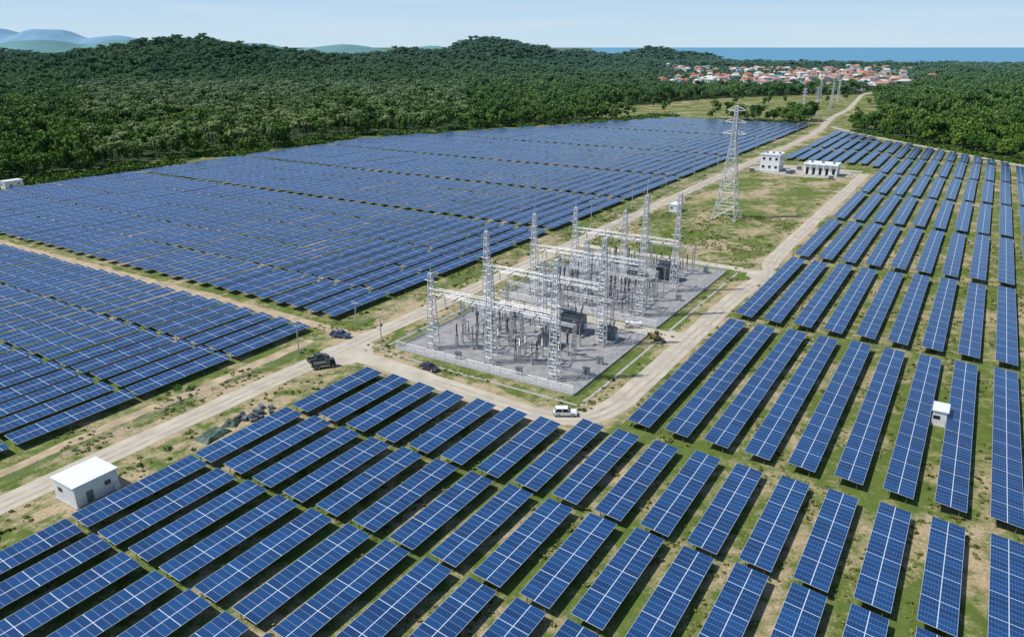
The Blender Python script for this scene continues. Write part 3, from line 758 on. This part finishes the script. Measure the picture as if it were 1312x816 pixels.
# ------------------------------------------------------------------ vegetation
def leafquad(mb,p,s,rg,mi,up=.35):
    n=Vector((rg.gauss(0,1),rg.gauss(0,1),rg.gauss(0,1)+up)).normalized(); u=n.orthogonal().normalized(); w=n.cross(u); t=rg.uniform(0,6.28)
    a=(u*math.cos(t)+w*math.sin(t))*s; b=(w*math.cos(t)-u*math.sin(t))*s*rg.uniform(.55,.95)
    mb.quad([p-a-b*.4,p+a*.3-b,p+a+b*.3,p-a*.2+b],mi)
def make_tree(name,seed,h,r,col,mats):
    rg=random.Random(seed); mb=MB(); mb.cyl((0,0,-.5),(0,0,h*.45),.32,.2,6,0)
    c=Vector((0,0,h*.62)); rz=h*.40
    lobes=[]
    for i in range(9):
        t=rg.uniform(0,6.28); q=rg.uniform(.25,.75); lobes.append((Vector((math.cos(t)*r*q,math.sin(t)*r*q,rg.uniform(-.5,.75)*rz)),rg.uniform(.3,.52)*r))
    lobes.append((Vector((0,0,rz*.5)),r*.5))
    for lp,lr in lobes[:5]: mb.cyl((0,0,h*.35),tuple(c+lp*.8),.14,.05,5,0)
    for lp,lr in lobes:
        P=c+lp
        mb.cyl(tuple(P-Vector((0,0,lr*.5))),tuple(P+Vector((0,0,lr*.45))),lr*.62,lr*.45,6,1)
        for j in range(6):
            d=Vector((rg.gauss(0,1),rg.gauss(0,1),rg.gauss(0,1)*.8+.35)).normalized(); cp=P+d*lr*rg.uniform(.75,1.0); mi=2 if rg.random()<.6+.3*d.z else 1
            for q in range(8):
                leafquad(mb,cp+Vector((rg.gauss(0,.5),rg.gauss(0,.5),rg.gauss(0,.38))),rg.uniform(.35,.8),rg,mi,1.1)
    return obj(name,mb.mesh(name,mats),coll=col)
def make_palm(name,seed,h,col,mats):
    rg=random.Random(seed); mb=MB(); lean=Vector((rg.uniform(-1.4,1.4),rg.uniform(-1.4,1.4),0)); pr=Vector((0,0,-.3))
    for i in range(1,6):
        f=i/5; q=lean*f*f+Vector((0,0,h*f)); mb.cyl(pr,q,.27-.02*i,.25-.02*i,6,0); pr=q
    for i in range(18):
        t=i*2.4+rg.uniform(-.3,.3); el=rg.uniform(-.15,1.15); L=rg.uniform(3.8,5.0); d=Vector((math.cos(t),math.sin(t),0)); s=Vector((-d.y,d.x,0)); p=pr.copy(); e=el
        for k in range(5):
            q=p+(d*math.cos(e)+Vector((0,0,math.sin(e))))*L/5; w0=(.25,.5,.58,.45,.28)[k]; w1=(.5,.58,.45,.28,.05)[k]
            for sg in(-1,1):
                mb.quad([p,q,q+s*sg*w1-Vector((0,0,w1*.6)),p+s*sg*w0-Vector((0,0,w0*.6))],1+(i%2))
            p=q; e-=rg.uniform(.32,.5)
    return obj(name,mb.mesh(name,mats),coll=col)
def make_bush(name,seed,r,col,mats,n=60,s=.3):
    rg=random.Random(seed); mb=MB()
    for i in range(n):
        d=Vector((rg.gauss(0,1),rg.gauss(0,1),abs(rg.gauss(0,.7)))).normalized()*r*rg.uniform(.5,1); leafquad(mb,d,s*rg.uniform(.7,1.3),rg,i%2,.9)
    return obj(name,mb.mesh(name,mats),coll=col)
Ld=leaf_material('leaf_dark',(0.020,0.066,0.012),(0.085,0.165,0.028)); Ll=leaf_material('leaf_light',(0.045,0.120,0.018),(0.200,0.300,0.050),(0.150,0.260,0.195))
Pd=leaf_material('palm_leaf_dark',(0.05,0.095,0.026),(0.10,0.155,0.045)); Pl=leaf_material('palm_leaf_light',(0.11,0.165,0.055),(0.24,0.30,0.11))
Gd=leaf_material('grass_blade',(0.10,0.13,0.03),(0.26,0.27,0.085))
tc=bpy.data.collections.new('tree_kinds')
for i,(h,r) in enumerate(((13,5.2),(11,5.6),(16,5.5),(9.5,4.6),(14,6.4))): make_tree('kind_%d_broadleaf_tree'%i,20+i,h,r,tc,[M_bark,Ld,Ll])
for i in range(3): make_palm('kind_%d_palm_tree'%(5+i),40+i,(13,15.5,11.5)[i],tc,[M_bark,Pd,Pl])
bc=bpy.data.collections.new('bush_kinds')
for i in range(3): make_bush('bush_%d'%i,60+i,(1.6,2.1,1.3)[i],bc,[Ld,Ll],90,.42)
gc=bpy.data.collections.new('tuft_kinds')
for i in range(3): make_bush('tuft_%d'%i,70+i,.42,gc,[Gd,Gd],16,.2)
def scatter(name,col,pts):
    me=bpy.data.meshes.new(name); me.from_pydata([p[:3] for p in pts],[],[])
    at=me.attributes.new('scl','FLOAT','POINT'); at.data.foreach_set('value',[p[3] for p in pts])
    at=me.attributes.new('scz','FLOAT','POINT'); at.data.foreach_set('value',[(p[6] if len(p)>6 else p[3]) for p in pts])
    at=me.attributes.new('rot','FLOAT','POINT'); at.data.foreach_set('value',[p[4] for p in pts])
    at=me.attributes.new('idx','INT','POINT'); at.data.foreach_set('value',[p[5] for p in pts])
    o=obj(name,me); g=bpy.data.node_groups.new(name+'_gn','GeometryNodeTree')
    g.interface.new_socket('Geometry',in_out='INPUT',socket_type='NodeSocketGeometry'); g.interface.new_socket('Geometry',in_out='OUTPUT',socket_type='NodeSocketGeometry')
    gi=g.nodes.new('NodeGroupInput'); go=g.nodes.new('NodeGroupOutput'); ip=g.nodes.new('GeometryNodeInstanceOnPoints'); ci=g.nodes.new('GeometryNodeCollectionInfo')
    ci.inputs['Collection'].default_value=col; ci.inputs['Separate Children'].default_value=True; ci.inputs['Reset Children'].default_value=True
    def na(n,t):
        q=g.nodes.new('GeometryNodeInputNamedAttribute'); q.data_type=t; q.inputs['Name'].default_value=n
        return [k for k in q.outputs if k.enabled and k.name=='Attribute'][0]
    ip.inputs['Pick Instance'].default_value=True
    g.links.new(gi.outputs[0],ip.inputs['Points']); g.links.new(ci.outputs[0],ip.inputs['Instance']); g.links.new(na('idx','INT'),ip.inputs['Instance Index'])
    cx=g.nodes.new('ShaderNodeCombineXYZ'); g.links.new(na('rot','FLOAT'),cx.inputs[2]); er=g.nodes.new('FunctionNodeEulerToRotation'); g.links.new(cx.outputs[0],er.inputs[0]); g.links.new(er.outputs[0],ip.inputs['Rotation'])
    cs=g.nodes.new('ShaderNodeCombineXYZ'); sx=na('scl','FLOAT'); g.links.new(sx,cs.inputs[0]); g.links.new(sx,cs.inputs[1]); g.links.new(na('scz','FLOAT'),cs.inputs[2])
    g.links.new(cs.outputs[0],ip.inputs['Scale']); g.links.new(ip.outputs[0],go.inputs[0])
    md=o.modifiers.new('scatter','NODES'); md.node_group=g
    return o
rg=random.Random(5); pts=[]
y=330.0
while y<4050:
    s=6.7+y/240; hw=.72*y+80; x=-hw
    while x<hw:
        px=x+rg.uniform(-.45,.45)*s; py=y+rg.uniform(-.45,.45)*s; x+=s
        fm=in_forest(px,py)
        if fm==0 or (fm<1 and rg.random()>fm*(s/9)**2*.35+.02): continue
        if fm<1 and any(abs(px-p)<12 and -26<py-q<10 for p,q in placed): continue
        k=s/9.3; u=rg.uniform(.7,1.2)
        pal=(-.56<px/py<-.06 and py<1350 and nz(px,py,.006)>-.33 and rg.random()<.66)
        if pal: pts.append((px,py,H(px,py),u*(.95+.2*k),rg.uniform(0,6.28),rg.choice((5,6,7)),rg.uniform(.9,1.2)))
        elif fm<1: pts.append((px,py,H(px,py),u*.9,rg.uniform(0,6.28),rg.choice((0,1,3,4)),u*.7))
        else: pts.append((px,py,H(px,py),u*k,rg.uniform(0,6.28),rg.choice((0,1,2,3,4)),u*min(k,1.0)*(1+.35*nz(px,py,.02))))
    y+=s
print('trees',len(pts),time.time()-T0)
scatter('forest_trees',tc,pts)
pts=[]
for i in range(60):
    x=rg.uniform(70,520); y=rg.uniform(800,1180)
    if pip(x,y,FIELD) and seg_dist(x,y,ROADFAR)>14 and nz(x,y,.012)>0.0: pts.append((x,y,0,rg.uniform(.5,.9),rg.uniform(0,6.28),rg.choice((0,1,3,4))))
for i in range(30):
    x=rg.uniform(300,470); y=rg.uniform(690,1000)
    if 14<seg_dist(x,y,ROADFAR)<45: pts.append((x,y,0,rg.uniform(.3,.6),rg.uniform(0,6.28),rg.choice((0,1,3,4))))
scatter('farmland_trees',tc,pts)
pts=[]
for i in range(7500):
    a=rg.uniform(120,790); b=bl(a)-rg.uniform(5,36)
    if 184<a<200 and b>-440: continue
    if nz(a,b,.05)>-.1+.3*rg.random()-.15: pts.append((*W(a,b),rg.uniform(.5,1.6),rg.uniform(0,6.28),rg.randrange(3)))
for i in range(900):
    b=rg.uniform(-100,70); a=amaxR(b)+rg.uniform(13,26); pts.append((*W(a,b),rg.uniform(.5,1.3),rg.uniform(0,6.28),rg.randrange(3)))
for i in range(260):
    a=rg.uniform(20,480); b=rg.choice((-116,-131.5,-61,-138))+rg.gauss(0,1.2)
    if nz(a,b,.08)>.1: pts.append((*W(a,b),rg.uniform(.2,.5),rg.uniform(0,6.28),rg.randrange(3)))
scatter('shrubs',bc,pts)
pts=[]
for i in range(26000):
    a=rg.uniform(15,330); b=rg.uniform(-142,40)
    if -128.5<b<-121.5 or (126<a<238 and -116<b<-62) or (-58.5<b<-51.5 and a>118) or (112.5<a<123 and -128<b<-50): continue
    if 47<a<58 and b<-112: continue
    if nz(a,b,.09)+.5*nz(a,b,.3)>.02: pts.append((*W(a,b),rg.uniform(.4,1.1),rg.uniform(0,6.28),rg.randrange(3)))
scatter('grass_tufts',gc,pts)

# ------------------------------------------------------------------ light, camera
w=bpy.data.worlds.new('World'); scene.world=w; w.use_nodes=True; nt=w.node_tree
bg=nt.nodes['Background']; sky=nn(nt,'ShaderNodeTexSky'); sky.sky_type='NISHITA'; sky.sun_disc=False
EL=math.radians(54); AZ=math.radians(264); SS=0.12
sky.sun_elevation=EL; sky.sun_rotation=AZ; sky.altitude=50; sky.air_density=1.0; sky.dust_density=0.3; sky.ozone_density=2.5
# pale maritime haze band near the horizon, with thin cirrus
tcw=nn(nt,'ShaderNodeTexCoord'); spw=nn(nt,'ShaderNodeSeparateXYZ'); nt.links.new(tcw.outputs['Generated'],spw.inputs[0])
mp=nn(nt,'ShaderNodeMapping'); mp.inputs['Scale'].default_value=(3,3,40); nt.links.new(tcw.outputs['Generated'],mp.inputs[0])
nw=nn(nt,'ShaderNodeTexNoise'); nw.inputs['Scale'].default_value=1.3; nw.inputs['Detail'].default_value=5; nt.links.new(mp.outputs[0],nw.inputs['Vector'])
hz=ramp(nt,[(0.0,(0.58/SS,0.74/SS,0.86/SS)),(0.03,(0.54/SS,0.72/SS,0.87/SS)),(0.09,(0.38/SS,0.60/SS,0.86/SS)),(0.5,(0.16/SS,0.34/SS,0.68/SS))])
nt.links.new(spw.outputs[2],hz.inputs['Fac'])
cl=nn(nt,'ShaderNodeMapRange'); cl.inputs[1].default_value=.48; cl.inputs[2].default_value=.75; cl.inputs[4].default_value=.35; nt.links.new(nw.outputs['Fac'],cl.inputs[0])
hz2=mixc(nt,cl.outputs[0],hz.outputs['Color'],(0.72/SS,0.80/SS,0.87/SS))
fz=nn(nt,'ShaderNodeMapRange'); fz.inputs[1].default_value=.08; fz.inputs[2].default_value=.45; fz.inputs[3].default_value=1; fz.inputs[4].default_value=0; nt.links.new(spw.outputs[2],fz.inputs[0])
nt.links.new(mixc(nt,fz.outputs[0],sky.outputs[0],hz2),bg.inputs[0]); bg.inputs[1].default_value=SS
sv=Vector((math.sin(AZ)*math.cos(EL),math.cos(AZ)*math.cos(EL),math.sin(EL)))
ld=bpy.data.lights.new('sun','SUN'); ld.energy=4.4; ld.angle=math.radians(.5); ld.color=(1,.965,.91)
so=bpy.data.objects.new('sun',ld); so.rotation_euler=sv.to_track_quat('Z','Y').to_euler(); so.location=(0,0,300); scene.collection.objects.link(so)
cd=bpy.data.cameras.new('camera'); cd.sensor_width=36; cd.lens=26.0; cd.clip_end=100000; cd.clip_start=.5
co=bpy.data.objects.new('camera',cd); co.location=(0,0,70); co.rotation_euler=(math.radians(90-20.16),0,0); scene.collection.objects.link(co); scene.camera=co
scene.view_settings.view_transform='Standard'; scene.view_settings.look='None'; scene.view_settings.exposure=0
print('done',time.time()-T0)
